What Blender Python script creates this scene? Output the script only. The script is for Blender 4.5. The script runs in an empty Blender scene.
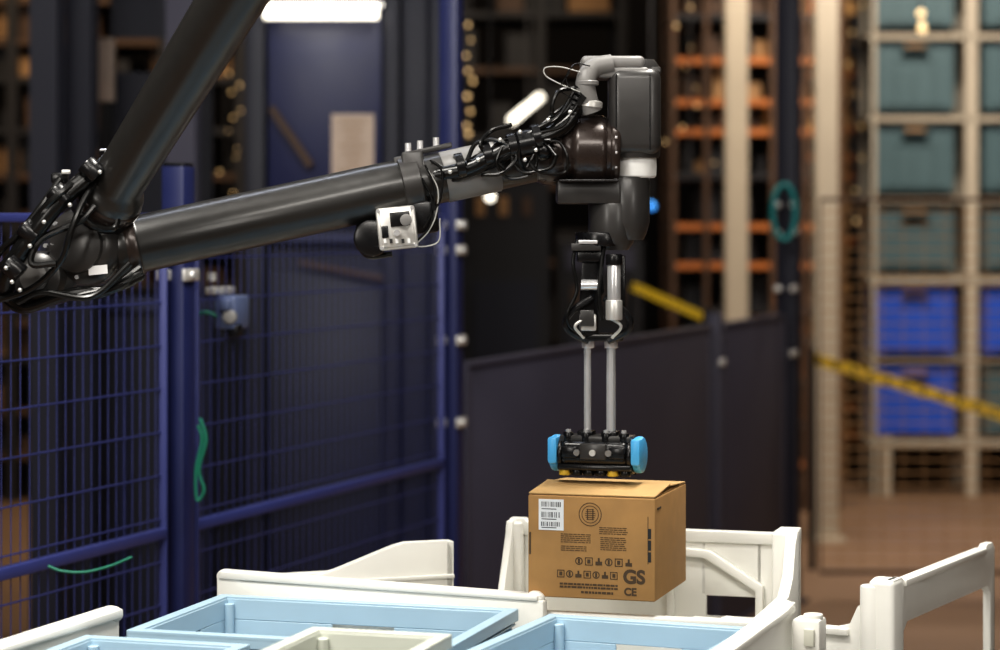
import bpy, bmesh, math, random
from mathutils import Vector, Matrix
random.seed(4)
F=2361.0; H=1.85; HY=220.0
def P(px,py,d): return Vector(((px-500)/F*d, d, H-(py-HY)/F*d))
V=Vector
# ------------------------------------------------------------------ materials
def mat(name,col,rough=.5,metal=0,var=0.0,scale=20,bump=0,emit=None,es=0,alpha=None,trans=0,coat=0):
    m=bpy.data.materials.new(name); m.use_nodes=True
    nt=m.node_tree; b=nt.nodes['Principled BSDF']
    b.inputs['Base Color'].default_value=(*col,1); b.inputs['Roughness'].default_value=rough
    b.inputs['Metallic'].default_value=metal
    if coat: b.inputs['Coat Weight'].default_value=coat; b.inputs['Coat Roughness'].default_value=.18
    if trans: b.inputs['Transmission Weight'].default_value=trans
    if emit:
        b.inputs['Emission Color'].default_value=(*emit,1); b.inputs['Emission Strength'].default_value=es
    if var or bump:
        tc=nt.nodes.new('ShaderNodeTexCoord'); n=nt.nodes.new('ShaderNodeTexNoise')
        n.inputs['Scale'].default_value=scale; n.inputs['Detail'].default_value=6
        nt.links.new(tc.outputs['Object'],n.inputs['Vector'])
        if var:
            mx=nt.nodes.new('ShaderNodeMix'); mx.data_type='RGBA'
            mx.inputs[6].default_value=(*[c*(1-var) for c in col],1)
            mx.inputs[7].default_value=(*[min(1,c*(1+var)) for c in col],1)
            nt.links.new(n.outputs['Fac'],mx.inputs[0]); nt.links.new(mx.outputs[2],b.inputs['Base Color'])
            r=nt.nodes.new('ShaderNodeMapRange'); r.inputs[3].default_value=max(0,rough-.08); r.inputs[4].default_value=min(1,rough+.08)
            nt.links.new(n.outputs['Fac'],r.inputs[0]); nt.links.new(r.outputs[0],b.inputs['Roughness'])
        if bump:
            bp=nt.nodes.new('ShaderNodeBump'); bp.inputs['Strength'].default_value=bump; bp.inputs['Distance'].default_value=.002
            nt.links.new(n.outputs['Fac'],bp.inputs['Height']); nt.links.new(bp.outputs[0],b.inputs['Normal'])
    return m
M={}
M['arm']=mat('arm_anodised',(.020,.019,.018),.34,.0,.10,60,coat=.35)
M['armhouse']=mat('arm_housing',(.038,.036,.035),.36,.0,.1,40,coat=.2)
M['armgrey']=mat('arm_grey_plastic',(.19,.185,.18),.42,0,.1,30)
M['brown']=mat('arm_joint_bronze',(.042,.031,.027),.28,.35,.1,40,coat=.3)
M['black']=mat('black_plastic',(.008,.008,.009),.26,0,.1,50)
M['rubber']=mat('black_rubber',(.007,.007,.007),.27)
M['steel']=mat('steel',(.84,.84,.85),.24,.65)
M['alu']=mat('aluminium',(.74,.73,.70),.35,.6,.04,40)
M['ring']=mat('frosted_ring',(.80,.80,.78),.35,0,.05,30)
M['white']=mat('white_plastic',(.80,.795,.745),.42,0,.05,12,.05)
M['whiteD']=mat('offwhite_plastic',(.58,.58,.50),.5,0,.06,12)
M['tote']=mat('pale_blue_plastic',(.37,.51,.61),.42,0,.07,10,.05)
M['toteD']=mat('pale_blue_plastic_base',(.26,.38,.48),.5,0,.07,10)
M['greige']=mat('greige_plastic',(.54,.56,.50),.5,0,.07,10)
M['card']=mat('cardboard',(.385,.215,.078),.8,0,.20,22,.35)
M['cardI']=mat('cardboard_light',(.52,.33,.14),.8,0,.16,30,.2)
M['gap']=mat('carton_gap_shade',(.10,.055,.02),.9,0,.1,30)
M['print']=mat('print_ink',(.075,.045,.022),.7)
M['paper']=mat('paper_label',(.78,.78,.78),.6)
M['ink']=mat('black_ink',(.02,.02,.02),.6)
M['blueC']=mat('gripper_blue',(.09,.42,.78),.35)
M['yellow']=mat('yellow_suction',(.55,.38,.04),.5)
M['navy']=mat('navy_paint',(.013,.018,.075),.42,0,.12,8)
M['navyL']=mat('navy_rail_paint',(.035,.044,.165),.4,0,.1,8)
M['navyD']=mat('navy_dark_panel',(.004,.005,.018),.55,0,.3,2)
M['slate']=mat('slate_panel',(.047,.045,.072),.6,0,.12,3)
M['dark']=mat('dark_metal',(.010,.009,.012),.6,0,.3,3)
M['dbrown']=mat('dark_brown_beam',(.07,.035,.018),.6,0,.3,3)
M['beige']=mat('beige_frame',(.40,.345,.275),.6,0,.08,5)
M['orange']=mat('orange_beam',(.40,.13,.03),.55,0,.3,5)
M['tan']=mat('tan_carton',(.32,.18,.08),.7,0,.3,5)
M['amber']=mat('amber_carton',(.50,.25,.055),.6,0,.3,5)
M['teal']=mat('teal_grey_bin',(.060,.105,.12),.5,0,.12,6)
M['blue']=mat('blue_bin',(.016,.080,.46),.45,0,.08,6)
M['floor']=mat('floor_concrete',(.20,.125,.08),.55,0,.22,1.3)
M['wall']=mat('hall_wall',(.05,.042,.04),.8,0,.2,.8)
M['wallF']=mat('hall_wall_light',(.40,.39,.38),.8,0,.1,.8)
M['ceil']=mat('hall_ceiling',(.05,.05,.05),.8,0,.1,1)
M['ytape']=mat('yellow_tape',(.75,.52,.03),.5,0,.05,5)
M['cable']=mat('teal_cable',(.008,.15,.095),.5)
M['cyan']=mat('cyan_hose',(.02,.25,.27),.45)
M['device']=mat('device_blue_grey',(.085,.11,.20),.4,0,.1,20)
M['lampW']=mat('lamp_tube',(1,1,1),.5,emit=(1,.93,.78),es=2.6)
M['lampY']=mat('lamp_warm',(1,.8,.5),.5,emit=(1,.62,.25),es=.5)
M['lampB']=mat('lamp_blue',(.1,.4,1),.5,emit=(.05,.35,1),es=1.2)
M['sign_lit']=mat('notice_and_lit_beige',(.55,.44,.36),.7,0,.15,12)
M['wire']=mat('grey_and_highlit_wire',(.42,.42,.40),.4)

# ------------------------------------------------------------------ mesh builder
class MB:
    def __init__(s,name):
        s.name=name; s.bm=bmesh.new(); s.mats=[]
    def mi(s,m):
        if m not in s.mats: s.mats.append(m)
        return s.mats.index(m)
    def _add(s,t,mi):
        for f in t.faces: f.material_index=mi
        me=bpy.data.meshes.new('t'); t.to_mesh(me); t.free(); s.bm.from_mesh(me); bpy.data.meshes.remove(me)
    def box(s,c,size,m,R=None,bevel=0,seg=2):
        c=V(c); hx,hy,hz=[a/2 for a in size]
        co=[V((x*hx,y*hy,z*hz)) for z in(-1,1) for y in(-1,1) for x in(-1,1)]
        if R is not None: co=[R@a for a in co]
        co=[a+c for a in co]
        fs=[(0,2,3,1),(4,5,7,6),(0,1,5,4),(2,6,7,3),(0,4,6,2),(1,3,7,5)]
        bm=s.bm if not bevel else bmesh.new()
        vs=[bm.verts.new(a) for a in co]; mi=s.mi(m)
        for f in fs:
            ff=bm.faces.new([vs[i] for i in f]); ff.material_index=mi
        if bevel:
            bmesh.ops.bevel(bm,geom=list(bm.edges),offset=bevel,segments=seg,profile=.5,affect='EDGES')
            s._add(bm,mi)
    def bar(s,p,q,w,h,m,bevel=0,up=V((0,0,1))):
        p=V(p);q=V(q); d=q-p; L=d.length; x=d.normalized()
        if abs(x.dot(up))>.99: up=V((0,1,0))
        y=up.cross(x).normalized(); z=x.cross(y)
        R=Matrix((x,y,z)).transposed()
        s.box((p+q)/2,(L,w,h),m,R,bevel)
    def lathe(s,o,ax,prof,m,seg=32):
        o=V(o);ax=V(ax).normalized()
        a=V((0,0,1)) if abs(ax.z)<.9 else V((1,0,0))
        x=ax.cross(a).normalized(); y=ax.cross(x); mi=s.mi(m)
        rings=[]
        for r,t in prof:
            if r<1e-6: rings.append([s.bm.verts.new(o+ax*t)])
            else: rings.append([s.bm.verts.new(o+ax*t+(x*math.cos(2*math.pi*i/seg)+y*math.sin(2*math.pi*i/seg))*r) for i in range(seg)])
        for A,B in zip(rings,rings[1:]):
            for i in range(seg):
                j=(i+1)%seg
                if len(A)==1 and len(B)==1: continue
                if len(A)==1: f=[A[0],B[j],B[i]]
                elif len(B)==1: f=[A[i],A[j],B[0]]
                else: f=[A[i],A[j],B[j],B[i]]
                ff=s.bm.faces.new(f); ff.material_index=mi
    def cyl(s,p,q,r,m,r2=None,seg=32,bev=.0):
        p=V(p);q=V(q);L=(q-p).length; r2=r if r2 is None else r2
        b=min(bev,L*.45)
        if b: pr=[(0,0),(r-b,0),(r-b*.3,b*.3),(r,b),(r2,L-b),(r2-b*.3,L-b*.3),(r2-b,L),(0,L)]
        else: pr=[(0,0),(r,0),(r2,L),(0,L)]
        s.lathe(p,q-p,pr,m,seg)
    def ball(s,c,r,m,seg=24,sc=1):
        n=10; s.lathe(V(c)-V((0,0,r*sc)),V((0,0,1)),[(r*math.sin(math.pi*i/n),r*sc*(1-math.cos(math.pi*i/n))) for i in range(n+1)],m,seg)
    def tube(s,pts,r,m,seg=8,n=6,smooth=True):
        pts=[V(p) for p in pts]
        if smooth and len(pts)>2:
            q=[pts[0]*2-pts[1]]+pts+[pts[-1]*2-pts[-2]]; o=[]
            for i in range(1,len(q)-2):
                a,b,c,d=q[i-1:i+3]
                for k in range(n):
                    t=k/n
                    o.append(.5*((2*b)+(c-a)*t+(2*a-5*b+4*c-d)*t*t+(3*b-a-3*c+d)*t**3))
            o.append(pts[-1]); pts=o
        mi=s.mi(m); rings=[]; x=None
        for i,p in enumerate(pts):
            t=(pts[min(i+1,len(pts)-1)]-pts[max(i-1,0)])
            if t.length<1e-9: t=V((0,0,1))
            t.normalize()
            if x is None:
                x=t.cross(V((0,1,0)));
                if x.length<.1: x=t.cross(V((1,0,0)))
            x=(x-t*x.dot(t)).normalized(); y=t.cross(x)
            rings.append([s.bm.verts.new(p+(x*math.cos(2*math.pi*k/seg)+y*math.sin(2*math.pi*k/seg))*r) for k in range(seg)])
        for A,B in zip(rings,rings[1:]):
            for k in range(seg):
                j=(k+1)%seg; f=s.bm.faces.new([A[k],A[j],B[j],B[k]]); f.material_index=mi
        for e in(rings[0],rings[-1]):
            f=s.bm.faces.new(e); f.material_index=mi
    def prism(s,poly,o,ux,uz,nrm,t,m,bevel=0):
        o=V(o);ux=V(ux);uz=V(uz);nrm=V(nrm).normalized()
        bm=bmesh.new()
        a=[bm.verts.new(o+ux*x+uz*z) for x,z in poly]; b=[bm.verts.new(o+ux*x+uz*z+nrm*t) for x,z in poly]
        bm.faces.new(a); bm.faces.new(b[::-1]); n=len(poly)
        for i in range(n):
            j=(i+1)%n; bm.faces.new([a[j],a[i],b[i],b[j]])
        bmesh.ops.recalc_face_normals(bm,faces=bm.faces)
        if bevel: bmesh.ops.bevel(bm,geom=list(bm.edges),offset=bevel,segments=2,profile=.5,affect='EDGES')
        s._add(bm,s.mi(m))
    def done(s,parent=None,ang=35,bevel=0):
        bmesh.ops.recalc_face_normals(s.bm,faces=s.bm.faces)
        co=[v.co for v in s.bm.verts]
        lo=V([min(c[i] for c in co) for i in range(3)]); hi=V([max(c[i] for c in co) for i in range(3)])
        c=V(((lo.x+hi.x)/2,(lo.y+hi.y)/2,lo.z))
        for v in s.bm.verts: v.co-=c
        me=bpy.data.meshes.new(s.name); s.bm.to_mesh(me); s.bm.free()
        for m in s.mats: me.materials.append(M[m])
        for p in me.polygons: p.use_smooth=True
        me.set_sharp_from_angle(angle=math.radians(ang))
        ob=bpy.data.objects.new(s.name,me); bpy.context.collection.objects.link(ob); ob.location=c
        if bevel:
            bv=ob.modifiers.new('bevel','BEVEL'); bv.width=bevel; bv.segments=2; bv.limit_method='ANGLE'; bv.angle_limit=math.radians(40)
            bv.harden_normals=False
        if parent:
            ob.parent=parent; ob.matrix_parent_inverse=Matrix.Translation(parent.location).inverted()
        return ob
def empty(name,loc):
    e=bpy.data.objects.new(name,None); e.location=loc; bpy.context.collection.objects.link(e); e.empty_display_size=.1
    return e
def frame(a):
    a=math.radians(a); u=V((math.cos(a),math.sin(a),0)); v=V((-math.sin(a),math.cos(a),0)); return u,v
Z=V((0,0,1))

# ------------------------------------------------------------------ room
b=MB('floor'); b.box((1,13,-.05),(26,34,.1),'floor'); b.done()
b=MB('wall_back'); b.box((1,30.1,3.5),(26,.2,7),'wall'); b.done()
b=MB('wall_front'); b.box((1,-4.1,3.5),(26,.2,7),'wallF'); b.done()
b=MB('wall_left'); b.box((-12.1,13,3.5),(.2,34,7),'wall'); b.done()
b=MB('wall_right'); b.box((14.1,13,3.5),(.2,34,7),'wall'); b.done()
b=MB('ceiling'); b.box((1,13,7.05),(26,34,.1),'ceil'); b.done()

# ------------------------------------------------------------------ totes
def tote(name,o,ang,w,dp,ztop,h,m,mb,bevel=.0015,ribs=.055,hole=True,base=True,front=False):
    u,v=frame(ang); o=V((o[0],o[1],0)); R=Matrix((u,v,Z)).transposed()
    b=MB(name)
    def bx(x0,x1,y0,y1,z0,z1,mm=m):
        b.box(o+u*((x0+x1)/2)+v*((y0+y1)/2)+Z*((z0+z1)/2),(abs(x1-x0),abs(y1-y0),abs(z1-z0)),mm,R)
    z0=ztop-h; t=.005; i=.020
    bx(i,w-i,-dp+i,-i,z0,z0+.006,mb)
    def wall(axis,pos,a0,a1):
        hx=(a0+a1)/2; hw=min(.06,(a1-a0)*.22); hz0=ztop-.075; hz1=ztop-.042
        if front: hz0=ztop-.12; hz1=ztop-.065; hw=.085
        segs=[(a0,a1,z0,hz0),(a0,a1,hz1,ztop-.004),(a0,hx-hw,hz0,hz1),(hx+hw,a1,hz0,hz1)] if hole else [(a0,a1,z0,ztop-.004)]
        for s0,s1,q0,q1 in segs:
            if axis=='x': bx(s0,s1,pos-t/2,pos+t/2,q0,q1)
            else: bx(pos-t/2,pos+t/2,s0,s1,q0,q1)
    wall('x',-i,i,w-i); wall('x',-dp+i,i,w-i); wall('y',i,-dp+i,-i); wall('y',w-i,-dp+i,-i)
    for z1,z2,e in((ztop-.008,ztop,0),(ztop-.030,ztop-.026,.004),(ztop-.095,ztop-.085,.006)):
        if front and e==.006: continue
        ii=i+.001
        bx(e,w-e,-ii,-e,z1,z2); bx(e,w-e,-dp+e,-dp+ii,z1,z2); bx(e,ii,-dp+ii,-ii,z1,z2); bx(w-ii,w-e,-dp+ii,-ii,z1,z2)
    bx(0,w,-.004,0,ztop-.022,ztop-.004); bx(0,w,-dp,-dp+.004,ztop-.022,ztop-.004); bx(0,.004,-dp,0,ztop-.022,ztop-.004); bx(w-.004,w,-dp,0,ztop-.022,ztop-.004)
    n=max(2,int(w/ribs))
    for k in range(n+1):
        x=i+(w-2*i)*k/n
        if hole and abs(x-w/2)<(.10 if front else min(.06,(w-2*i)*.22)): zt=ztop-(.13 if front else .086)
        else: zt=ztop-.01
        bx(x-.002,x+.002,-i,-.007,z0+.01,zt); bx(x-(.006 if front else .002),x+(.006 if front else .002),-dp+.003,-dp+i,z0+.01,zt)
    n=max(2,int(dp/ribs))
    for k in range(n+1):
        y=-i-(dp-2*i)*k/n
        if hole and abs(y+dp/2)<min(.06,(dp-2*i)*.22): zt=ztop-.086
        else: zt=ztop-.01
        bx(.007,i,y-.002,y+.002,z0+.01,zt); bx(w-i,w-.007,y-.002,y+.002,z0+.01,zt)
    if front:
        bx(w/2-.11,w/2+.11,-dp+.001,-dp+i,ztop-.062,ztop-.050); bx(w/2-.11,w/2+.11,-dp+.001,-dp+i,ztop-.135,ztop-.122)
        bx(w*.12,w*.88,-dp+.001,-dp+i,z0+.03,z0+.045)
        bx(w/2-.07,w/2+.07,-dp+.001,-dp+.006,ztop-.05,ztop-.02,'tan')
    for x in(i+.008,w-i-.008):
        for y in(-i-.008,-dp+i+.008):
            b.cyl(o+u*x+v*y+Z*(z0+.004),o+u*x+v*y+Z*(ztop-.012),.010,m,seg=16)
    return b.done(bevel=bevel)
ZT=1.15
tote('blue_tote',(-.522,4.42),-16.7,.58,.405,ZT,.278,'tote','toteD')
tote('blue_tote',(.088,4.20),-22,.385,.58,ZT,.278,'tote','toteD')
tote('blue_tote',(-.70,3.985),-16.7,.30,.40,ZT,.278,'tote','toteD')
tote('storage_crate',(-.300,3.775),-16.7,.235,.30,1.200,.328,'greige','greige')

# ------------------------------------------------------------------ white picking crates
def crate_back():
    u,v=frame(-16.7); o=V((.024,4.75,0)); L=.585; D=.40; b=MB('white_crate'); R=Matrix((u,v,Z)).transposed(); z0=.872
    def bx(x0,x1,y0,y1,a,c,m='white',bev=.002):
        b.box(o+u*((x0+x1)/2)+v*((y0+y1)/2)+Z*((a+c)/2),(abs(x1-x0),abs(y1-y0),abs(c-a)),m,R,bev)
    ZH=1.25
    bx(0,.40,-.012,0,z0,ZH-.012); bx(.50,L,-.012,0,z0,ZH-.012); bx(.39,.51,-.012,0,z0,1.075); bx(.39,.51,-.012,0,1.115,ZH-.012)
    b.prism([(0,ZH-.03),(0,ZH+.003),(.03,ZH+.003),(.045,ZH-.008),(.53,ZH-.008),(.545,ZH+.003),(L,ZH+.003),(L,ZH-.03)],o+v*.006,u,Z,-v,.026,'white',.002)
    bx(.05,.36,-.022,-.010,1.02,1.03); 
    b.prism([(.33,ZH-.055),(.40,ZH-.06),(.50,1.13),(.50,1.05),(.515,1.05),(.515,1.14),(.41,ZH-.045),(.33,ZH-.040)],o-v*.008,u,Z,-v,.022,'white',.002)
    bx(.325,.338,-.03,-.008,z0,ZH-.04)
    b.prism([(0,z0),(D,z0),(D,1.10),(.10,1.12),(.05,ZH-.03),(.04,ZH),(0,ZH)],o,-v,Z,u,.014,'white',.002)
    b.prism([(0,z0),(D,z0),(D,1.14),(.14,1.14),(.09,1.17),(.06,ZH-.02),(.04,ZH),(0,ZH)],o+u*(L-.022),-v,Z,u,.022,'white',.003)
    bx(L-.05,L,-.045,0,z0,ZH-.004,bev=.006)
    bx(0,.03,-.035,0,z0,ZH-.004,bev=.006)
    bx(0,L,-D,-D+.016,z0,1.125); bx(0,L,-D-.008,-D+.02,1.115,1.135,bev=.004)
    bx(0,L,-D,0,z0,z0+.01)
    b.done()
crate_back()
def crate_left():
    u,v=frame(20); o=V((-.372,4.515,0)); L=.30; b=MB('white_crate'); z0=.872
    b.prism([(0,z0),(L,z0),(L,1.205),(L-.012,1.224),(L-.10,1.224),(L-.125,1.218),(.06,1.178),(0,1.164)],o,u,Z,v,.02,'white',.003)
    b.prism([(0,1.150),(L,1.150),(L,1.158),(0,1.158)],o-v*.006,u,Z,v,.01,'white',.002)
    b.prism([(0,z0),(.36,z0),(.36,1.12),(0,1.164)],o,v,Z,u,.014,'white',.002)
    b.prism([(0,z0),(.36,z0),(.36,1.17),(.05,1.19),(.03,1.222),(0,1.222)],o+u*(L-.016),v,Z,u,.016,'white',.002)
    b.prism([(0,z0),(L,z0),(L,1.12),(0,1.12)],o+v*.36,u,Z,v,.014,'white',.002)
    b.prism([(0,z0),(L,z0),(L,z0+.01),(0,z0+.01)],o,u,Z,v,.36,'white')
    b.done()
crate_left()
def frame_rails():
    b=MB('white_tote_frame'); u,v=frame(-16.7)
    o=V((-.535,4.452,0))
    b.prism([(0,.872),(.64,.872),(.64,1.160),(.60,1.166),(.05,1.172),(.03,1.182),(0,1.182)],o,u,Z,v,.03,'white',.004)
    b.prism([(.005,1.174),(.63,1.160),(.63,1.170),(.005,1.188)],o-v*.004,u,Z,v,.042,'white',.003)
    b.ball(o+u*.012+v*.018+Z*1.176,.018,'white',16,.8)
    b.ball(o+u*.62+v*.018+Z*1.162,.018,'white',16,.8)
    b.done()
    u2,v2=frame(-27)
    b=MB('white_tote_frame'); o=V((-.66,4.10,0))
    b.prism([(0,.872),(.44,.872),(.44,1.150),(.08,1.162),(.05,1.172),(0,1.172)],o,-v2,Z,-u2,.03,'white',.004)
    b.prism([(.0,1.160),(.44,1.146),(.44,1.156),(0,1.176)],o+u2*.008,-v2,Z,-u2,.045,'white',.003)
    b.ball(o-u2*.014-v2*.008+Z*1.165,.022,'white',16,.7)
    b.done()
    u3,v3=frame(-22); b=MB('white_tote_frame'); o=V((.512,4.13,0))
    b.prism([(0,.872),(.55,.872),(.55,1.155),(.10,1.165),(.06,1.178),(0,1.178)],o,-v3,Z,-u3,.022,'white',.003)
    b.prism([(0,1.165),(.55,1.145),(.55,1.158),(.06,1.176),(0,1.183)],o+u3*.006,-v3,Z,-u3,.034,'white',.003)
    b.ball(o-u3*.010-v3*.012+Z*1.172,.018,'white',16,.8)
    b.box(o+u3*.035-v3*.02+Z*1.125,(.05,.05,.07),'white',Matrix((u3,v3,Z)).transposed(),.006)
    b.cyl(o+u3*.042-v3*.02+Z*1.158,o+u3*.042-v3*.02+Z*1.167,.017,'white',seg=20,bev=.002)
    b.box(o+u3*.042-v3*.048+Z*1.13,(.018,.008,.03),'whiteD',Matrix((u3,v3,Z)).transposed(),.002)
    b.done()
frame_rails()
def crate_right():
    b=MB('white_crate'); a=math.atan2(.302,.54); w=V((math.sin(a),math.cos(a),0)); n=V((-w.y,w.x,0))
    o=V((.712,4.27,0)); L=.60; z0=.872; zt=1.198
    b.prism([(0,z0),(.055,z0),(.055,zt-.10),(.075,zt-.085),(L-.05,zt-.085),(L-.03,zt-.10),(L-.03,z0),(L,z0),(L,zt-.012),(L-.015,zt),(L-.05,zt),(L-.065,zt-.008),(.06,zt-.008),(.045,zt),(0,zt)],o,w,Z,n,.016,'white',.002)
    b.prism([(.055,zt-.018),(L-.065,zt-.018),(L-.065,zt-.006),(.055,zt-.006)],o-n*.005,w,Z,n,.026,'white',.002)
    b.prism([(.055,z0),(L,z0),(L,z0+.03),(.055,z0+.03)],o,w,Z,n,.016,'white',.002)
    b.box(o+w*.02+n*.022+Z*((z0+zt)/2),(.058,.05,zt-z0),'white',Matrix((w,n,Z)).transposed(),.010,3)
    b.cyl(o+w*.005+n*.045+Z*z0,o+w*.005+n*.045+Z*(zt-.012),.020,'white',seg=24,bev=.004)
    b.ball(o+w*.012+n*.03+Z*(zt-.006),.016,'white',16,.6)
    b.prism([(.05,z0),(.40,z0),(.40,1.10),(.34,1.10),(.13,1.10),(.085,1.112),(.07,1.145),(.05,1.16)],o,n,Z,w,.014,'white',.002)
    b.prism([(.085,1.092),(.34,1.092),(.34,1.104),(.085,1.104)],o-w*.012,n,Z,w,.034,'white',.002)
    b.prism([(0,z0),(L,z0),(L,.95),(0,.95)],o+n*.40,w,Z,n,.014,'white',.002)
    b.prism([(0,z0),(.40,z0),(.40,.95),(.02,.95),(0,zt-.03)],o+w*(L-.014),n,Z,w,.014,'white',.002)
    b.done()
crate_right()

# ------------------------------------------------------------------ support table
b=MB('picking_table')
b.box((.05,4.18,.855),(2.3,1.36,.03),'armgrey',None,.004)
for x in(-1.0,.0,1.1):
    for y in(3.6,4.76): b.box((x,y,.42),(.06,.06,.84),'alu',None,.003)
for y in(3.6,4.76): b.box((.05,y,.20),(2.16,.05,.05),'alu')
for x in(-1.0,.0,1.1): b.box((x,4.18,.20),(.05,1.12,.05),'alu')
b.done()

# ------------------------------------------------------------------ cardboard box
U,VV=frame(-16.7); BO=V((.051,4.30,0)); BW=.237; BD=.262; BZ0=1.165; BZ1=1.350
box=empty('cardboard_box',BO+U*BW/2+VV*BD/2+Z*BZ0)
RB=Matrix((U,VV,Z)).transposed()
b=MB('carton_body')
b.box(BO+U*BW/2+VV*BD/2+Z*((BZ0+BZ1)/2),(BW,BD,BZ1-BZ0),'card',RB,.0025,3)
b.box(BO+U*BW/2+VV*BD/2+Z*(BZ1+.0003),(BW-.006,BD-.006,.001),'gap',RB)  # dark sheet on the solid body: shade under the flaps put into colour
for s in(0,1):
    if s==0: a=math.radians(4.6); c0=BO+VV*.001+Z*(BZ1+.001); dv=(VV*math.cos(a)+Z*math.sin(a))
    else: a=math.radians(3.2); c0=BO+VV*(BD-.001)+Z*(BZ1+.001); dv=(-VV*math.cos(a)+Z*math.sin(a))
    nn=U.cross(dv).normalized()
    if nn.z<0: nn=-nn
    Rf=Matrix((U,dv,U.cross(dv))).transposed()
    b.box(c0+U*BW/2+dv*(BD*.25)+nn*.0015,(BW-.001,BD*.5-.003,.003),'cardI',Rf,.0012)
b.box(BO+U*(BW-.03)+VV*(BD*.5)+Z*(BZ1+.0018),(.056,BD*.92,.002),'card',RB)
b.box(BO+U*(.03)+VV*(BD*.5)+Z*(BZ1+.0018),(.056,BD*.92,.002),'card',RB)
for k in range(3): b.box(BO+U*(BW-.010)-VV*.0003+Z*(1.275-.030+k*.021),(.0055,.0014,.018),'ink',RB)
b.box(BO+U*(BW-.013)-VV*.0003+Z*1.275,(.0012,.0012,.085),'print',RB)
b.box(BO+U*.004-VV*.0003+Z*1.262,(.003,.0014,.04),'print',RB)
b.box(BO+U*(BW+.0003)+VV*.03+Z*(BZ1-.02),(.0014,.03,.004),'print',RB)
b.done(box)
def fp(s,t,off=.0009): return BO+U*s-VV*off+Z*(BZ0+t)
b=MB('printed_label')
b.box(fp(.044,.150,.0008),(.047,.0010,.056),'paper',RB)
random.seed(2)
for k,(z,hh) in enumerate(((.169,.009),(.150,.010),(.133,.008))):
    x=.026
    while x<.062:
        w=random.choice((.0006,.0010,.0016)); b.box(fp(x,z,.0015),(w,.0004,hh),'ink',RB); x+=w+random.choice((.0010,.0016,.0024))
for z in(.1605,.142,.1265): b.box(fp(.040,z,.0015),(.028,.0004,.0014),'ink',RB)
b.done(box)
b=MB('printed_graphics')
def ringf(cx,cz,r0,r1,n=28):
    for k in range(n):
        a0=2*math.pi*k/n;a1=2*math.pi*(k+1)/n
        vs=[b.bm.verts.new(fp(cx+r*math.cos(a),cz+r*math.sin(a),.0006)) for r,a in((r0,a0),(r1,a0),(r1,a1),(r0,a1))]
        f=b.bm.faces.new(vs); f.material_index=b.mi('print')
ringf(.117,.153,.0200,.0214); ringf(.117,.153,.0148,.0160)
for k in range(6): b.box(fp(.117,.144+k*.0036,.0006),(.021-abs(k-2.5)*.003,.0004,.0011),'print',RB)
for s in(-1,1): b.box(fp(.117+s*.005,.153,.0006),(.0016,.0004,.020),'print',RB)
random.seed(21)
def para(x0,x1,z0,n,dz,h=.0013):
    for k in range(n):
        x=x0
        while x<x1-.003:
            w=random.uniform(.003,.010); w=min(w,x1-x)
            b.box(fp(x+w/2,z0-k*dz,.0006),(w,.0004,h),'print',RB); x+=w+.0014
para(.062,.118,.116,5,.0036); para(.062,.110,.094,3,.0036)
para(.134,.187,.130,4,.0036); para(.136,.184,.112,7,.0036)
def sym(x,z,s,k):
    if k%3==1: ringf(x,z,s*.72,s,14); b.box(fp(x,z,.0006),(s*.5,.0004,s*1.2),'print',RB)
    elif k%3==2:
        b.box(fp(x,z-s*.4,.0006),(s*1.7,.0004,s*.9),'print',RB); b.box(fp(x,z+s*.4,.0006),(s*.5,.0004,s*1.1),'print',RB)
    else:
        for dx,dz,w,h in((0,s*.9,s*2,s*.2),(0,-s*.9,s*2,s*.2),(s*.9,0,s*.2,s*2),(-s*.9,0,s*.2,s*2),(0,0,s*.8,s)):
            b.box(fp(x+dx,z+dz,.0006),(w,.0004,h),'print',RB)
for k in range(6): sym(.096+k*.0185,.068,.0072,k*2+1)
for k in range(7): sym(.062+k*.0165,.044,.0068,k)
para(.060,.168,.026,2,.0055,.0034); para(.100,.160,.012,1,.005,.004)
b.done(box)
def text(body,s,t,size,m,name,bold=0):
    cu=bpy.data.curves.new(name,'FONT'); cu.body=body; cu.size=size; cu.offset=bold
    ob=bpy.data.objects.new(name+'_c',cu); bpy.context.collection.objects.link(ob)
    dg=bpy.context.evaluated_depsgraph_get(); me=bpy.data.meshes.new_from_object(ob.evaluated_get(dg))
    bpy.data.objects.remove(ob)
    me.materials.clear(); me.materials.append(M[m]); o2=bpy.data.objects.new(name,me); bpy.context.collection.objects.link(o2)
    R=Matrix((U,Z,-VV)).transposed()
    me.transform(R.to_4x4()); me.transform(Matrix.Translation(fp(s,t,.0008)-box.location))
    o2.parent=box
text('GS',.178,.032,.034,'print','safety_mark',.0014)
text('CE',.180,.010,.019,'print','conformity_mark',.0008)

# ------------------------------------------------------------------ robot arm
rob=empty('robot_arm',P(100,250,4.28))
WD=4.385
def W(px,py,dd=0): return P(px,py,WD+dd)
def E(px,py,dd=0): return P(px,py,4.28+dd)
b=MB('forearm_link')
a=E(112,250,0.0); c=W(560,152,0.0); ax=(c-a).normalized(); L=(c-a).length
b.lathe(a,ax,[(0,0),(.040,0),(.058,.006),(.062,.012),(.062,.040),(.060,.044),(.056,.048),(.0525,.052),(.051,L*.60),(.0495,L*.66),(.046,L*.68),(.045,L-.02),(.045,L)],'arm',64)
b.lathe(a+ax*.028,ax,[(.0625,0),(.0640,.004),(.0640,.016),(.0625,.020)],'brown',64)
b.lathe(a+ax*(L*.64),ax,[(.050,0),(.0545,.002),(.0545,.034),(.050,.036)],'armhouse',64)
b.lathe(a+ax*(L*.735),ax,[(.0455,0),(.0475,.002),(.0475,.10),(.0455,.102)],'armgrey',48)  # sleeve in lighter grey, the tube's highlight put into its colour
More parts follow.
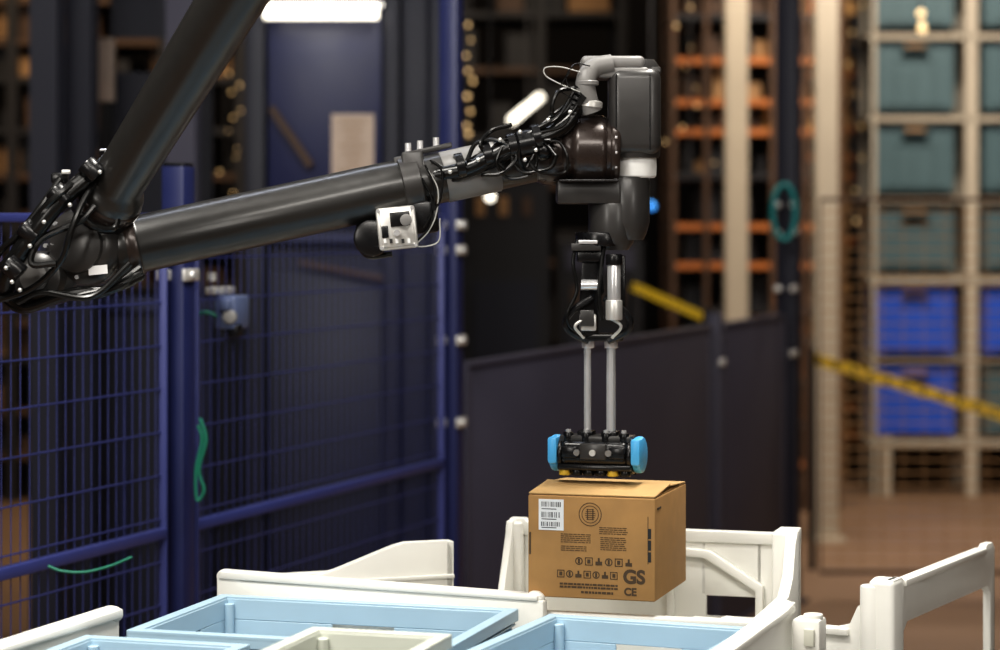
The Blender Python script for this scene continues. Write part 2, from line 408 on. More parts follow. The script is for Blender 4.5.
b.lathe(a+ax*(L-.055),ax,[(.045,0),(.054,.012),(.058,.03),(.058,.06),(0,.06)],'brown',64)
b.done(rob,50)
b=MB('upper_arm_link')
a=P(106,202,4.235); c=P(262,-50,3.86); ax=(c-a).normalized(); L=(c-a).length; top=a+ax*(L*1.35)
b.lathe(a,ax,[(0,-.03),(.052,-.03),(.060,-.022),(.060,.03),(.056,.040),(.050,.046),(.0475,.06),(.055,L),(.056,L*1.35),(0,L*1.35)],'arm',64)
b.lathe(a+ax*.0,ax,[(.060,0),(.0625,.003),(.0625,.018),(.060,.021)],'brown',64)
b.done(rob,50)
b=MB('shoulder_joint')
b.cyl(top+V((0,-.12,0)),top+V((0,.12,0)),.085,'armhouse',seg=48,bev=.012)
b.cyl(top+V((.0,.09,0)),top+V((.0,.25,.0)),.075,'armgrey',seg=48,bev=.01)
b.cyl(top+V((0,.18,0)),V((top.x,top.y+.18,3.2)),.08,'armhouse',seg=48,bev=.01)
b.cyl(V((top.x,top.y+.18,3.2)),V((top.x,top.y+.18,3.24)),.14,'steel',seg=48,bev=.004)
b.box((top.x,top.y+.18,5.12),(.2,.2,3.76),'navy',None,.005)
b.done(rob)
b=MB('elbow_joint')
ec=E(92,247); 
yax=V((-.25,-1,.05)).normalized()
b.lathe(ec-yax*.085,yax,[(0,0),(.045,0),(.062,.012),(.070,.03),(.072,.06),(.072,.12),(.068,.135),(.055,.148),(.050,.150),(.048,.158),(.030,.164),(0,.165)],'armhouse',56)
b.lathe(ec+yax*.02,yax,[(.0725,0),(.0745,.003),(.0745,.012),(.0725,.015)],'brown',56)
ec2=E(48,278,-.02)
b.lathe(ec2-yax*.06,yax,[(0,0),(.03,0),(.045,.012),(.048,.03),(.048,.09),(.044,.105),(.030,.115),(0,.117)],'armhouse',40)
b.lathe(ec2+yax*.05,yax,[(.0,.0),(.026,0),(.026,.012),(.018,.016),(0,.016)],'armgrey',32)
b.bar(ec2,ec,.09,.08,'armhouse',.012)
for k in range(8):
    t=2*math.pi*k/8; p=ec+yax*.062+V((math.cos(t)*.056,0,math.sin(t)*.056)); b.cyl(p,p+yax*.006,.004,'steel',seg=10)
xx=V((0.96,-.24,.10)).normalized()
b.box(E(98,270,-.078),(.036,.002,.016),'paper',Matrix((xx,-yax,xx.cross(-yax))).transposed())
b.box(E(60,178,-.06),(.03,.02,.02),'black',None,.004)
b.box(E(66,172,-.075),(.016,.008,.008),'alu',None,.002)
b.done(rob)
b=MB('elbow_cables'); random.seed(7)
def jit(pts,j): return [p+V((random.uniform(-j,j),random.uniform(-j,j),random.uniform(-j,j))) for p in pts]
base=[(118,150,-.06),(98,168,-.10),(72,190,-.12),(48,215,-.13),(24,248,-.12),(8,275,-.10),(6,295,-.06),(28,305,-.06),(70,296,-.08),(110,288,-.07),(140,272,-.05)]
for k in range(6):
    b.tube(jit([E(x,y,d) for x,y,d in base],.008),random.choice((.0055,.007,.009)),'rubber',10)
b.tube([E(x,y,d) for x,y,d in base[1:7]],.016,'rubber',12)
for pts in ([(112,160,-.07),(85,200,-.13),(70,235,-.14),(60,262,-.13),(35,290,-.1),(0,300,-.08),(-30,310,-.05)],
            [(100,165,-.08),(60,195,-.14),(30,225,-.12),(5,262,-.11),(-25,270,-.06)],
            [(95,205,-.12),(78,220,-.13),(40,240,-.13),(30,265,-.13),(55,262,-.13)],
            [(60,180,-.1),(40,205,-.12),(18,235,-.12),(0,255,-.1),(-20,300,-.06)],
            [(20,300,-.08),(45,290,-.1),(90,296,-.09),(128,262,-.08)],
            [(110,180,-.08),(118,205,-.085),(112,230,-.095),(92,226,-.11),(80,212,-.12)]):
    b.tube(jit([E(*q) for q in pts],.004),.006,'rubber',10)
for x,y in((60,196),(30,232),(14,268),(92,170)):
    q=E(x,y,-.125); b.cyl(q-V((.012,0,-.012)),q+V((.012,0,-.012)),.019,'black',seg=16,bev=.003)
for x,y in((20,290),(12,282),(30,246),(100,172),(44,222),(70,205),(6,268)): b.ball(E(x,y,-.147),.004,'alu',10)
b.tube([E(100,150,-.1),E(125,152,-.09),E(128,185,-.09),E(112,198,-.1)],.002,'steel',6)
b.done(rob)
b=MB('camera_sensor')
fx=(W(560,152)-E(112,250)).normalized(); fz=V((-fx.z,0,fx.x)).normalized(); 
R2=Matrix((V((.985,.05,.10)).normalized(),V((-.05,1,0)).normalized(),V((-.10,0,.99)).normalized())).transposed()
b.box(W(415,185,-.05),(.040,.045,.125),'armhouse',R2,.006)
b.box(W(424,217,-.045),(.050,.06,.060),'black',R2,.006)
b.box(W(397,228,-.075),(.072,.035,.078),'alu',R2,.006)
b.box(W(397,228,-.0945),(.060,.004,.066),'alu',R2,.002)
b.box(W(400,219,-.098),(.036,.004,.026),'black',R2,.001)
b.box(W(385,232,-.098),(.012,.004,.022),'black',R2,.001)
for k in range(5): b.box(W(385+k*6,241,-.098),(.005,.004,.008),'ink' if k%2 else 'paper',R2)
n=R2@V((0,-1,0))
b.cyl(W(406,220,-.099),W(406,220,-.112),.011,'armgrey',seg=24,bev=.002)
b.cyl(W(397,233,-.099),W(397,233,-.106),.006,'steel',seg=16)
for dx,dz in((-.031,-.034),(.031,-.034),(-.031,.034),(.031,.034)):
    p=W(397,228,-.094)+R2@V((dx,0,dz)); b.cyl(p,p+n*.005,.0035,'steel',seg=10)
b.cyl(W(372,238,-.03),W(372,238,-.085),.034,'black',seg=32,bev=.006)
b.tube([W(360,222,-.05),W(357,240,-.06),W(368,256,-.06),W(392,254,-.06)],.005,'rubber',8)
for k,pts in enumerate(([(428,170),(438,190),(436,215),(428,232),(416,246),(438,242),(440,218)],[(422,178),(432,200),(430,226),(418,240)],[(430,160),(442,172),(440,200),(430,215)],[(425,165),(434,185),(433,210),(424,228)])):
    b.tube([W(x,y,-.085) for x,y in pts],.0013 if k<1 else .002,'wire' if k<1 else 'rubber',6)  # first wire is black, its highlight painted as an all-over grey
b.done(rob)
b=MB('forearm_clamp')
R3=Matrix((fx,V((-fx.y,fx.x,0)).normalized(),fz)).transposed()
b.box(W(428,150,0),(.085,.06,.010),'armhouse',R3,.002)
b.box(W(412,180,-.048),(.050,.012,.095),'armhouse',R3,.003)
for x in(408,420,436): b.cyl(W(x,152-(x-408)*.2,0),W(x,143-(x-408)*.2,0),.006,'steel',seg=12)
b.done(rob)
b=MB('wrist_cables'); random.seed(11)
b.tube([W(432,176,-.06),W(470,168,-.07),W(505,150,-.075),W(535,140,-.075),W(565,125,-.06),W(580,100,-.05)],.015,'rubber',14)
for k in range(10):
    pts=[W(430,168,-.055),W(455,174,-.065),W(485,162,-.07),W(515,148,-.075),W(540,135,-.075),W(562,118,-.07),W(578,92,-.06)]
    b.tube(jit(pts,.012),random.choice((.003,.0045,.006)),'rubber',8)
for k in range(7):
    cx=505+random.uniform(-20,45); cy=148+random.uniform(-10,12)
    pts=[W(cx+random.uniform(18,26)*math.cos(t*1.05+k),cy+random.uniform(14,20)*math.sin(t*1.05+k),-.07-random.uniform(0,.02)) for t in range(6)]
    b.tube(pts,random.choice((.003,.004)),'rubber',8)
for x,y in((512,146),(536,137),(487,155),(460,166)):
    q=W(x,y,-.07); b.lathe(q-fx*.008,fx,[(.019,0),(.024,.001),(.024,.015),(.019,.016)],'black',24)
b.lathe(W(515,146,-.072),fx,[(0,0),(.018,0),(.026,.006),(.026,.034),(.020,.04),(0,.042)],'black',24); b.ball(W(543,150,-.06),.020,'black',16)
for x,y in((548,120),(570,112),(525,160),(500,140),(520,132),(478,160),(450,172),(536,150)): b.ball(W(x,y,-.098),.004,'alu',10)
for k in range(9):
    t=k/8; q=W(566+20*t,128-38*t,-.055); b.lathe(q-V((.003,0,-.005)),V((.5,0,.85)),[(.012,0),(.0165,.002),(.0165,.007),(.012,.009)],'rubber',18)
b.tube([W(560,132,-.05),W(552,112,-.08),W(558,92,-.08),W(575,88,-.06)],.004,'rubber',8)
for k,pts in enumerate(([(580,92),(560,84),(546,76),(545,68),(560,67),(580,72)],[(583,96),(572,90),(566,78),(575,64),(590,66)],[(578,100),(568,96),(560,88),(570,72)])):
    b.tube([W(x,y,-.07) for x,y in pts],.0012,'wire' if k==0 else 'rubber',6)
b.done(rob)
b=MB('wrist_joint')
c=W(592,150,-.006)
b.lathe(c-V((.062,0,0)),V((1,0,-.02)),[(0,0),(.044,0),(.053,.005),(.057,.014),(.057,.020),(.0600,.024),(.0645,.030),(.0660,.036),(.0660,.078),(.0645,.084),(.060,.088),(.060,.094),(.063,.097),(.063,.106),(.058,.112),(0,.112)],'brown',64)
for k in range(7):
    t=2*math.pi*k/14-1.9; p=c+V((.006,-math.cos(t)*.0,0)); 
    p=c+V((.040,-abs(math.cos(t))*.0625,math.sin(t)*.0625)); b.cyl(p,p+V((.004,0,0)),.003,'steel',seg=8)
b.box(W(588,192,0),(.118,.09,.045),'armhouse',None,.006)
b.box(W(588,181,-.02),(.110,.09,.006),'black',None,.002)
def vl(px,pts,m,seg=56,dy=0):
    q=W(px,0,dy); b.lathe(V((q.x,q.y,0)),Z,[(r,W(0,y).z) for r,y in pts],m,seg)
vl(634,[(0,158),(.046,158),(.0485,154),(.0485,74),(.046,66),(.038,60),(.0,58)],'armhouse')
b.box(W(634,112,-.008),(.096,.096,.160),'armhouse',None,.020,4)
b.box(W(650,112,-.055),(.0016,.004,.14),'black'); b.box(W(616,112,-.055),(.0016,.004,.14),'black')
b.box(W(612,64,-.005),(.118,.085,.026),'armgrey',None,.010,4)
b.box(W(618,74,-.005),(.110,.090,.020),'armgrey',None,.006,3)
b.box(W(652,72,-.0),(.030,.075,.016),'armhouse',None,.005)
vl(636,[(0,178),(.034,178),(.0375,176),(.0385,166),(.0375,156),(.034,155),(0,155)],'ring')
vl(636,[(.0,157),(.0400,157),(.0400,153),(0,153)],'steel')
vl(627,[(0,240),(.030,240),(.036,234),(.042,222),(.043,180),(.040,177),(0,177)],'armhouse')
vl(612,[(0,250),(.030,250),(.040,243),(.044,232),(.044,205),(.042,202),(0,202)],'armhouse')
b.tube([W(592,112,-.05),W(587,96,-.055),W(586,80,-.055),W(594,68,-.045),W(612,64,-.04)],.0185,'armgrey',18)
b.lathe(W(590,108,-.05),V((.1,0,1)),[(.019,0),(.0225,.002),(.0225,.012),(.019,.014)],'alu',24)
b.lathe(W(587,86,-.055),V((.0,0,1)),[(.019,0),(.0215,.002),(.0215,.008),(.019,.010)],'armgrey',24)
b.done(rob,40)
b=MB('tool_mount')
b.cyl(W(600,232,0),W(600,246,0),.046,'black',seg=40,bev=.003)
for s in(-1,1):
    b.prism([(-.012,0),(.012,0),(.022,-.05),(.026,-.10),(.014,-.12),(.016,-.175),(-.008,-.185),(-.020,-.13),(-.016,-.07)],W(590,238,s*.025),V((1,0,0)),Z,V((0,1,0)),.008,'black',.001)
b.box(W(589,256,-.01),(.046,.05,.022),'black',None,.004)
b.box(W(586,247,-.04),(.055,.008,.014),'armhouse',None,.002)
b.box(W(588,242,-.047),(.035,.003,.007),'steel',None,.001)
b.cyl(W(581,285,-.035),W(598,285,-.035),.010,'steel',seg=16)
b.box(W(588,322,-.01),(.030,.05,.032),'alu',None,.004)
b.box(W(587,318,-.038),(.026,.006,.030),'armhouse',None,.002)
b.box(W(588,300,-.0),(.018,.035,.05),'black',None,.003)
b.cyl(W(614,262,-.045),W(614,312,-.045),.0125,'steel',seg=28,bev=.001)
b.cyl(W(614,254,-.045),W(614,265,-.045),.0155,'black',seg=28,bev=.002)
b.cyl(W(614,300,-.045),W(614,320,-.045),.0155,'alu',seg=28,bev=.002)
b.box(W(620,285,.0),(.018,.05,.11),'black',None,.003)
for s,x in((-1,575),(1,623)):
    b.tube([W(598+s*6,298,-.03),W(598+s*22,308,-.035),W(598+s*32,320,-.035),W(598+s*28,332,-.03),W(598+s*10,341,-.02)],.0065,'black',10)
    b.tube([W(598+s*8,316,-.035),W(598+s*23,326,-.04),W(598+s*14,338,-.03)],.003,'alu',8)
b.box(W(600,337,-.0),(.085,.05,.014),'black',None,.004)
b.cyl(W(588,334,0),W(588,348,0),.012,'steel',seg=24,bev=.001)
b.cyl(W(611,334,0),W(611,348,0),.013,'steel',seg=24,bev=.001)
b.tube([W(578,240,-.03),W(573,262,-.04),W(577,290,-.04),W(568,312,-.045),W(570,326,-.04),W(584,336,-.03)],.0035,'rubber',8)
b.tube([W(604,245,-.03),W(601,270,-.04),W(599,295,-.045),W(602,320,-.04)],.004,'rubber',8)
b.done(rob)
b=MB('lift_rods')
b.cyl(W(587.5,340),W(587.5,440),.0068,'steel',seg=32)
b.cyl(W(611,340),W(611,440),.0088,'steel',seg=32)
b.done(rob)
b=MB('vacuum_gripper')
RG=RB
gc=W(598,452)
def g(x,y,z): return gc+U*x+VV*y+Z*z
b.box(g(0,0,0),(.128,.07,.044),'black',RG,.010,3)
b.box(g(0,-.034,.004),(.050,.012,.030),'armhouse',RG,.003)
for x in(-.045,.045): b.box(g(x,-.034,.002),(.030,.012,.022),'black',RG,.003)
for x in(-.052,-.018,.02,.054):
    b.cyl(g(x,-.018,.02),g(x,-.018,.038),.0095,'black',seg=20,bev=.002)
    b.cyl(g(x,-.018,.038),g(x,-.018,.043),.005,'steel',seg=12)
b.box(g(0,0,.026),(.135,.05,.012),'armhouse',RG,.003)
b.box(g(-.022,0,.032),(.03,.03,.016),'black',RG,.003); b.box(g(.024,0,.032),(.03,.03,.016),'black',RG,.003)
for s in(-1,1):
    b.cyl(g(s*.062,0,-.004),g(s*.070,0,-.004),.035,'black',seg=32,bev=.002)
    b.cyl(g(s*.070,0,-.003),g(s*.088,0,-.003),.034,'blueC',seg=32,bev=.006)
    b.box(g(s*.079,-.012,.004),(.019,.05,.05),'blueC',RG,.006)
b.box(g(0,0,-.026),(.140,.070,.012),'black',RG,.004)
for k in range(6):
    x=-.058+k*.023
    b.cyl(g(x,-.022,-.028),g(x,-.022,-.042),.0095,'yellow' if k in(0,4) else 'black',r2=.011,seg=18,bev=.002)
    b.cyl(g(x,.022,-.028),g(x,.022,-.042),.0095,'black',r2=.011,seg=18)
for x in(-.03,.0,.03): b.cyl(g(x,-.040,.002),g(x,-.044,.002),.006,'armgrey' if x else 'alu',seg=16)
b.done(rob)

# ------------------------------------------------------------------ safety fence
FX0=-.2118*5
def FL(d,z=0): return V((FX0+.381*(d-5),d,z))
FD=V((.381,1,0)).normalized(); FN=V((FD.y,-FD.x,0)); RF=Matrix((FD,-FN,Z)).transposed()
def fence(name,p,q,z0,z1,sv,sh,r,m,mr,rails,rw=.02):
    b=MB(name); p=V(p);q=V(q); dr=(q-p).normalized(); L=(q-p).length
    n=int(L/sv)
    for k in range(n+1):
        o=p+dr*(L*k/n); b.bar(o+Z*z0,o+Z*z1,2*r,2*r,m)
    n=int((z1-z0)/sh)
    for k in range(n+1):
        z=z0+(z1-z0)*k/n; b.bar(p+Z*z,q+Z*z,2*r*1.5,2*r*1.5,m)
    for z,w in rails: b.bar(p+Z*z,q+Z*z,w,w,mr,.003)
    for o in(p,q): b.bar(o+Z*z0,o+Z*z1,rw,rw,mr,.002)
    return b.done()
fence('mesh_fence_panel',FL(4.35),FL(5.66),.1,1.86,.036,.1,.0011,'navyL','navyL',((.11,.02),(1.10,.026),(1.855,.02)))
fence('mesh_fence_panel',FL(5.81),FL(7.30),.1,1.86,.040,.1,.0010,'navyL','navyL',((.11,.02),(1.10,.026),(1.855,.02)))
def post(d,w,h,m='navy',base=True):
    b=MB('fence_post'); b.box(FL(d,h/2),(w,w,h),m,RF,.004)
    b.box(FL(d,.006),(w*1.3,w*1.8,.012),m,RF,.002)
    b.box(FL(d,h+.003),(w*.9,w*.9,.01),'black',RF,.002)
    return b
def clamps(b,d,zs,w=.06,s=1):
    for z in zs:
        b.box(FL(d,z)+FN*(w/2+.004),(w*1.25,.010,.030),'alu',RF,.003)
        b.cyl(FL(d,z)+FN*(w/2+.008),FL(d,z)+FN*(w/2+.016),.009,'steel',seg=12)
        b.box(FL(d,z)-V((.03,.03,0)),(.03,.03,.026),'alu',RF,.003)
b=post(5.73,.06,1.98); clamps(b,5.73,[P(0,275,5.7).z,.4]); b.done()
b=post(7.38,.06,2.9); clamps(b,7.38,[P(0,y,7.38).z for y in(225,250,340,422)]); b.done()
b=post(10.22,.06,1.45,'slate'); clamps(b,10.22,[P(0,y,10.22).z for y in(362,)]); b.done()
b=post(11.45,.10,3.3,'navyD'); clamps(b,11.35,[P(0,y,11.45).z for y in(205,232,288,352)],.10); b.done()
def panel(d0,d1):
    b=MB('fence_infill_panel'); c=(FL(d0)+FL(d1))/2; L=(FL(d1)-FL(d0)).length
    b.box(c+Z*.72,(L,.02,1.34),'slate',RF,.002)
    b.box(c+Z*1.39,(L,.034,.022),'slate',RF,.003); b.box(c+Z*.06,(L,.034,.022),'slate',RF,.003)
    for p in(FL(d0),FL(d1)): b.box(p+Z*.72,(.03,.034,1.34),'slate',RF,.003)
    b.done()
panel(7.48,10.12); panel(10.33,11.33)
fence('mesh_fence_panel',(1.56,11.5,0),(4.6,11.5,0),.135,1.95,.10,.06,.0020,'tan','dbrown',((.135,.02),(1.95,.018)),.010)
b=MB('gate_switch'); q=P(232,312,5.99)
b.box(q,(.085,.06,.085),'device',RF,.008); b.box(q+V((-.005,-.035,.02)),(.05,.03,.03),'device',RF,.006)
b.cyl(q+V((0,-.035,-.01)),q+V((0,-.055,-.01)),.018,'armgrey',seg=20,bev=.003)
b.box(q+V((-.03,0,.055)),(.11,.03,.018),'alu',RF,.003); b.box(q+V((.01,-.03,-.045)),(.03,.03,.03),'black',RF,.003)
b.cyl(q+V((-.05,-.01,.08)),q+V((-.05,-.01,.10)),.012,'alu',seg=12)
b.tube([q+V((-.03,-.03,-.01)),q+V((-.07,-.03,0)),q+V((-.10,-.0,-.03)),q+V((-.105,0,-.05))],.005,'cable')
b.done()
b=MB('green_cable')
b.tube([P(x,y,5.65) for x,y in((200,418),(206,440),(199,470),(204,490),(197,500),(196,470),(202,440),(198,425))],.004,'cable')
b.tube([P(x,y,4.95) for x,y in((132,557),(110,566),(85,572),(62,571),(48,566))],.003,'cable')
b.done()
b=MB('hose_coil'); 
for k in range(3):
    c=FL(11.3)+V((.0,-.12-.02*k,P(0,212,11.3).z)); b.tube([c+V((math.cos(t*.7)*.055,0,math.sin(t*.7)*.13)) for t in range(10)],.010,'cyan')
b.bar(FL(11.4,P(0,185,11.3).z),FL(11.3,P(0,185,11.3).z)+V((-.02,-.16,0)),.02,.02,'dark')
b.done()

# ------------------------------------------------------------------ background bin shelf
RY=15.9; sx=RY/F
def sz(py): return H-(py-HY)*sx
def sX(px): return (px-500)*sx
b=MB('bin_shelf')
cols=[(870,962),(978,1070),(1086,1178)]
for z in (sz(-30),sz(34),sz(116),sz(197),sz(277),sz(440)):
    b.box(((sX(868)+sX(1180))/2,RY+.2,z-.02),(sX(1180)-sX(868),.5,.035),'beige')
for x in(874,970,1078,1176):
    for y in(RY-.03,RY+.43): b.box((sX(x) if x>880 else sX(873),y,sz(-40)/2),(.085 if x>880 else .03,.04,sz(-40)),'beige')
b.box((sX(885),RY-.03,.2),(.07,.04,.4),'beige')
b.box(((sX(868)+sX(1180))/2,RY+.2,sz(358)-.02),(sX(1180)-sX(868),.4,.02),'beige')
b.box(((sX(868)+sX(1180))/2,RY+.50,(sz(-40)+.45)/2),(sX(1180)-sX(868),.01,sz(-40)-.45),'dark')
b.done()
for ci,(a,c) in enumerate(cols[:2]):
    for ri,(yt,yb) in enumerate(((-28,26),(40,110),(124,191),(206,270),(284,354),(367,436))):
        col='teal' if ri<4 else 'blue'
        if ci and ri==5: col='teal'
        hh=(yb-yt)*sx
        tote('blue_storage_bin' if col=='blue' else 'grey_storage_bin',(sX(a+5),RY+.42),0,(c-a-11)*sx,.42,sz(yt),hh,col,'dark',bevel=0,ribs=.12,front=True)
# ------------------------------------------------------------------ background storage racks
def rack(name,x0,x1,y,dep,zt,bay,lvl,up,beam,goods,seed,fill=.8,z0=.3,gs=(.15,.4),upw=.07,hj=0):
    random.seed(seed); b=MB(name); x=x0
    while x<=x1+.01:
        for yy in(y,y+dep): b.box((x,yy,zt/2),(upw,.06,zt),up)
        x+=bay
    z=z0
    while z<zt:
        for yy in(y,y+dep): b.box(((x0+x1)/2,yy,z),(x1-x0,.04,.045),beam if random.random()<.6 else 'dark')
        b.box(((x0+x1)/2,y+dep/2,z),(x1-x0,dep,.02),'dark')
        xx=x0+.08
        while xx<x1-gs[1]:
            w=random.uniform(*gs); h=random.uniform(.3,.85)*lvl
            if random.random()<fill: b.box((xx+w/2,y+dep/2,z+.02+h/2),(w*.92,dep*.8,h),random.choice(goods))
            xx+=w
        z+=lvl*random.uniform(1-hj,1+hj)
    b.done()
rack('storage_rack',1.10,2.15,15.0,.8,5.5,.21,.26,'dbrown','orange',['tan','amber','dark','dbrown','orange','dark','dark'],3,.75,gs=(.06,.16),upw=.035,hj=.3)
rack('storage_rack',-.9,.95,17.5,.8,4.8,.6,.45,'dark','dbrown',['dark','tan','dark','dark','dbrown'],5,.5,hj=.3)
rack('storage_rack',2.2,2.75,17.0,.8,5,.28,.20,'tan','orange',['amber','tan','orange','dark'],8,.8,gs=(.06,.14),upw=.03)
rack('storage_rack',-5.2,-1.4,15.5,.8,5,.5,.30,'dark','dbrown',['dark','tan','dbrown','dbrown','dark'],12,.7,gs=(.06,.15),hj=.3)
rack('storage_rack',2.9,7,20.5,.8,5.5,1.2,.5,'dark','dbrown',['tan','dark','dark','amber'],19,.6)
def column(px0,px1,d,m,zt=6.95,y0=None):
    x0=(px0-500)/F*d; x1=(px1-500)/F*d; b=MB('steel_column'); w=x1-x0
    b.box(((x0+x1)/2,d,zt/2),(w,.02,zt),m); b.box(((x0+x1)/2,d+.14,zt/2),(w,.02,zt),m); b.box(((x0+x1)/2,d+.07,zt/2),(.02,.14,zt),m)
    b.box(((x0+x1)/2,d+.07,.01),(w*1.6,.3,.02),m); b.done()
column(726,748,14.2,'beige'); column(816,838,13.6,'beige')
column(30,58,9.0,'navyD',4.2); column(66,92,9.4,'navyD',4.2)
column(166,196,9.0,'slate',4.2)
# ------------------------------------------------------------------ navy machine enclosure
def enclosure():
    d=9.4
    def X(px): return (px-500)/F*d
    b=MB('machine_enclosure')
    b.box(((X(246)+X(446))/2,d+.7,1.6),(X(446)-X(246),1.3,3.2),'navyD')
    for a,c in((246,266),(384,400),(430,446)): b.box(((X(a)+X(c))/2,d,1.6),(X(c)-X(a),.1,3.2),'navyD',None,.005)
    b.box(((X(268)+X(382))/2,d+.02,2.33),(X(382)-X(268),.04,1.0),'navy',None,.004)
    b.box(((X(268)+X(382))/2,d+.02,.85),(X(382)-X(268),.04,1.6),'navyD',None,.004)
    b.box(((X(402)+X(428))/2,d+.02,1.6),(X(428)-X(402),.04,3.1),'navyD',None,.004)
    b.box(((X(268)+X(382))/2,d-.01,1.78),(X(382)-X(268),.05,.03),'navy')
    b.bar((X(272),d-.04,P(0,108,d).z),(X(312),d-.04,P(0,166,d).z),.02,.03,'dbrown')
    b.bar((X(300),d-.04,P(0,262,d).z),(X(384),d-.04,P(0,278,d).z),.02,.02,'dbrown')
    b.done()
    b=MB('tube_lamp'); z=P(0,14,d).z
    b.cyl((X(267),d-.12,z),(X(380),d-.12,z),.032,'lampW',seg=16,bev=.005)
    b.box(((X(267)+X(380))/2,d-.065,z+.03),(X(384)-X(263),.03,.02),'alu'); b.box(((X(267)+X(380))/2,d-.05,z+.03),(.1,.08,.02),'alu')
    b.done()
    b=MB('notice_board'); b.box((X(353),d-.01,P(0,148,d).z),(.17,.012,.27),'sign_lit'); 
    for k in range(7): b.box((X(353),d-.018,P(0,122+k*8,d).z),(.10-.02*(k%3),.002,.006),'tan')
    b.done()
    b=MB('machine_cabinet')
    b.box((X(140),d+.9,.75),(X(228)-X(40),.8,1.5),'navyD'); b.box((X(140),d+.48,1.50),(X(230)-X(38),.05,.06),'navy')
    for px in(60,105,150,195): b.box((X(px),d+.48,.75),(.03,.04,1.4),'navy')
    q=P(105,70,d+.66); b.box((q.x,d+.7,2.0),(.05,.05,1.0),'dark'); b.box(q,(.085,.03,.27),'sign_lit',None,.004)  # beige plate paints the lit stretch of a column, not a notice
    b.box((X(120),d+1.0,2.1),(.5,.03,.8),'navyD'); b.box((X(120),d+1.0,2.9),(.4,.03,.5),'navyD')
    b.done()
enclosure()
b=MB('conveyor_cabinet')
for (p0,p1,y0,d) in((462,548,150,12.5),(556,640,240,13.2)):
    x0=(p0-500)/F*d; x1=(p1-500)/F*d; z=P(0,y0,d).z
    b.box(((x0+x1)/2,d,z/2),(x1-x0,.6,z),'dark'); b.box(((x0+x1)/2,d-.31,z-.1),(x1-x0-.1,.02,.12),'slate'); b.box(((x0+x1)/2,d-.31,z*.6),(x1-x0-.12,.02,.4),'navyD')
    for k in range(3): b.box((x0+.1+.12*k,d-.31,z-.3),(.05,.02,.10),random.choice(('tan','beige','dbrown')))
b.done()
b=MB('tube_lamp'); b.tube([P(512,120,16.5),P(540,97,17.2)],.028,'lampW',12,smooth=False); b.bar(P(528,105,16.9),P(528,-480,16.9),.02,.02,'dark'); b.done()
b=MB('indicator_lamp'); b.ball(P(490,197,11.4),.022,'lampW'); b.bar(P(490,197,11.42),P(490,-800,11.42),.012,.012,'dark'); b.done()
b=MB('indicator_lamp'); b.ball(P(651,206,14.2),.025,'lampB'); b.bar(P(651,206,14.22),P(651,-600,14.22),.015,.015,'dark'); b.done()
random.seed(3)
def leds(px,d,y0,y1,n,jx,r):
    b=MB('led_string'); b.bar(P(px,-60,d+.02),P(px,y1,d+.02),.012,.012,'dark')
    for k in range(n): b.ball(P(px+random.uniform(-jx,jx),y0+(y1-y0)*k/max(1,n-1)+random.uniform(-4,4),d),r*random.uniform(.6,1.1),'lampY',10)
    b.done()
leds(470,13.98,25,138,9,4,.015); leds(921,14.9,12,30,3,2,.025); leds(226,14.15,20,195,15,16,.009); leds(855,16.3,5,220,8,8,.012); leds(690,14.8,8,165,9,26,.010)
b=MB('barrier_tape')
def tape(p,q,w):
    p=V(p);q=V(q); n=14
    for k in range(n):
        b.bar(p.lerp(q,k/n),p.lerp(q,(k+1)/n),.004,w,'ytape')
        b.bar(p.lerp(q,(k+.3)/n)-V((0,.003,0)),p.lerp(q,(k+.5)/n)-V((0,.003,0)),.003,w*.5,'dark')
tape(P(812,358,12.6),P(1060,432,12.2),.06); tape(P(632,286,12.4),P(706,318,12.6),.045)
for x,y in((812,358),(1060,432),(632,286),(706,318)):
    q=P(x,y,12.5); b.cyl((q.x,q.y,0),(q.x,q.y,q.z+.05),.02,'dark',seg=12)
b.done()

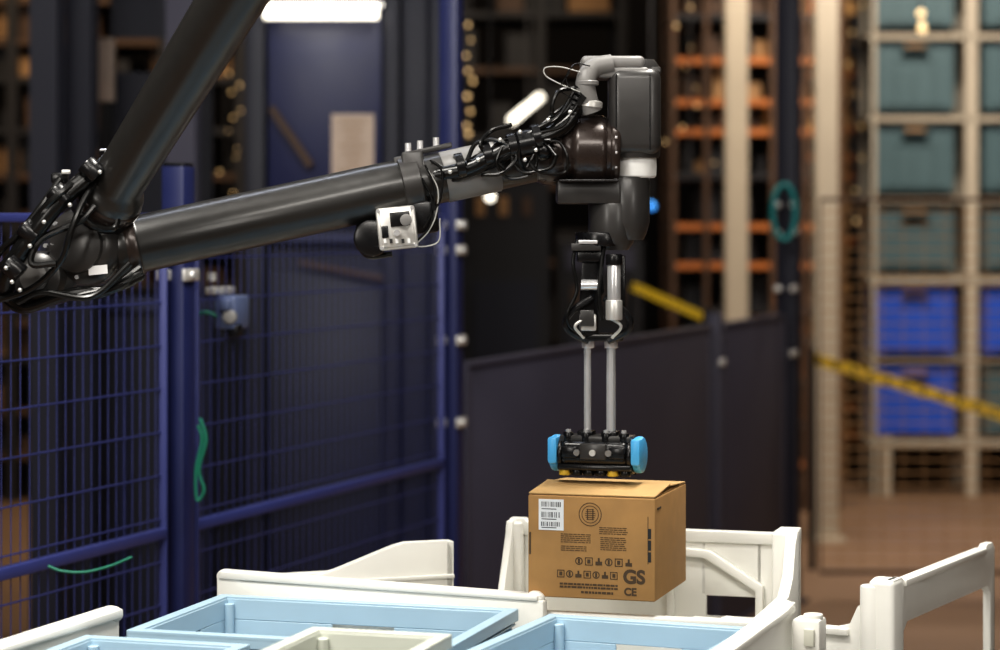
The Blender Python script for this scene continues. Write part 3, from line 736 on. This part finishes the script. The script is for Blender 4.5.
# ------------------------------------------------------------------ lights
def area(name,loc,tgt,sx_,sy_,e,col):
    l=bpy.data.lights.new(name,'AREA'); l.shape='RECTANGLE'; l.size=sx_; l.size_y=sy_; l.energy=e; l.color=col
    o=bpy.data.objects.new(name,l); bpy.context.collection.objects.link(o); o.location=loc
    o.rotation_euler=(V(tgt)-V(loc)).to_track_quat('-Z','Y').to_euler()
area('cell_light',(-1.3,2.8,4.3),(.1,4.3,1.2),1.6,.5,150,(1,.96,.89))
area('cell_light',(.9,4.6,4.6),(.3,4.5,1.1),1.8,.5,130,(1,.96,.89))
area('cell_light',(.2,1.0,3.6),(.1,4.4,1.2),2.4,.5,50,(1,.95,.88))
area('added_fill_light',(-3.5,-2.5,3.2),(.1,4.4,1.6),1.2,1.8,75,(1,.95,.88))  # unseen fill lamps added behind the camera to brighten the steel rods
area('added_fill_light',(3.5,-1.5,3.0),(.1,4.4,1.6),.8,1.8,40,(1,.95,.88))
area('aisle_light',(-1.2,6.0,4.6),(-.8,7,1),2.0,.4,26,(.8,.86,1))
area('aisle_light',(2.6,12.6,5.2),(3.2,15.9,1.2),2.5,.5,230,(1,.93,.83))
area('aisle_light',(1.5,13.0,5.8),(1.6,15.2,2.2),1.2,.5,110,(1,.80,.55))
area('aisle_light',(-3,12.6,5.5),(-2.8,15.8,2.2),3.0,.5,110,(1,.78,.5))
area('aisle_light',(2.6,9.6,5.0),(2.4,10.6,0),1.5,.5,70,(1,.88,.72))
w=bpy.data.worlds.new('World'); bpy.context.scene.world=w; w.use_nodes=True
w.node_tree.nodes['Background'].inputs[0].default_value=(.55,.6,.75,1); w.node_tree.nodes['Background'].inputs[1].default_value=.04
# ------------------------------------------------------------------ camera
cam=bpy.data.cameras.new('camera'); co=bpy.data.objects.new('camera',cam); bpy.context.collection.objects.link(co)
co.location=(0,0,H); co.rotation_euler=(math.radians(90),0,0)
cam.lens=85; cam.sensor_width=36; cam.shift_y=-.105
cam.dof.use_dof=True; cam.dof.focus_distance=4.3; cam.dof.aperture_fstop=2.7
bpy.context.scene.camera=co
bpy.context.scene.view_settings.view_transform='Standard'
try: bpy.context.scene.view_settings.look='Medium High Contrast'
except Exception: pass
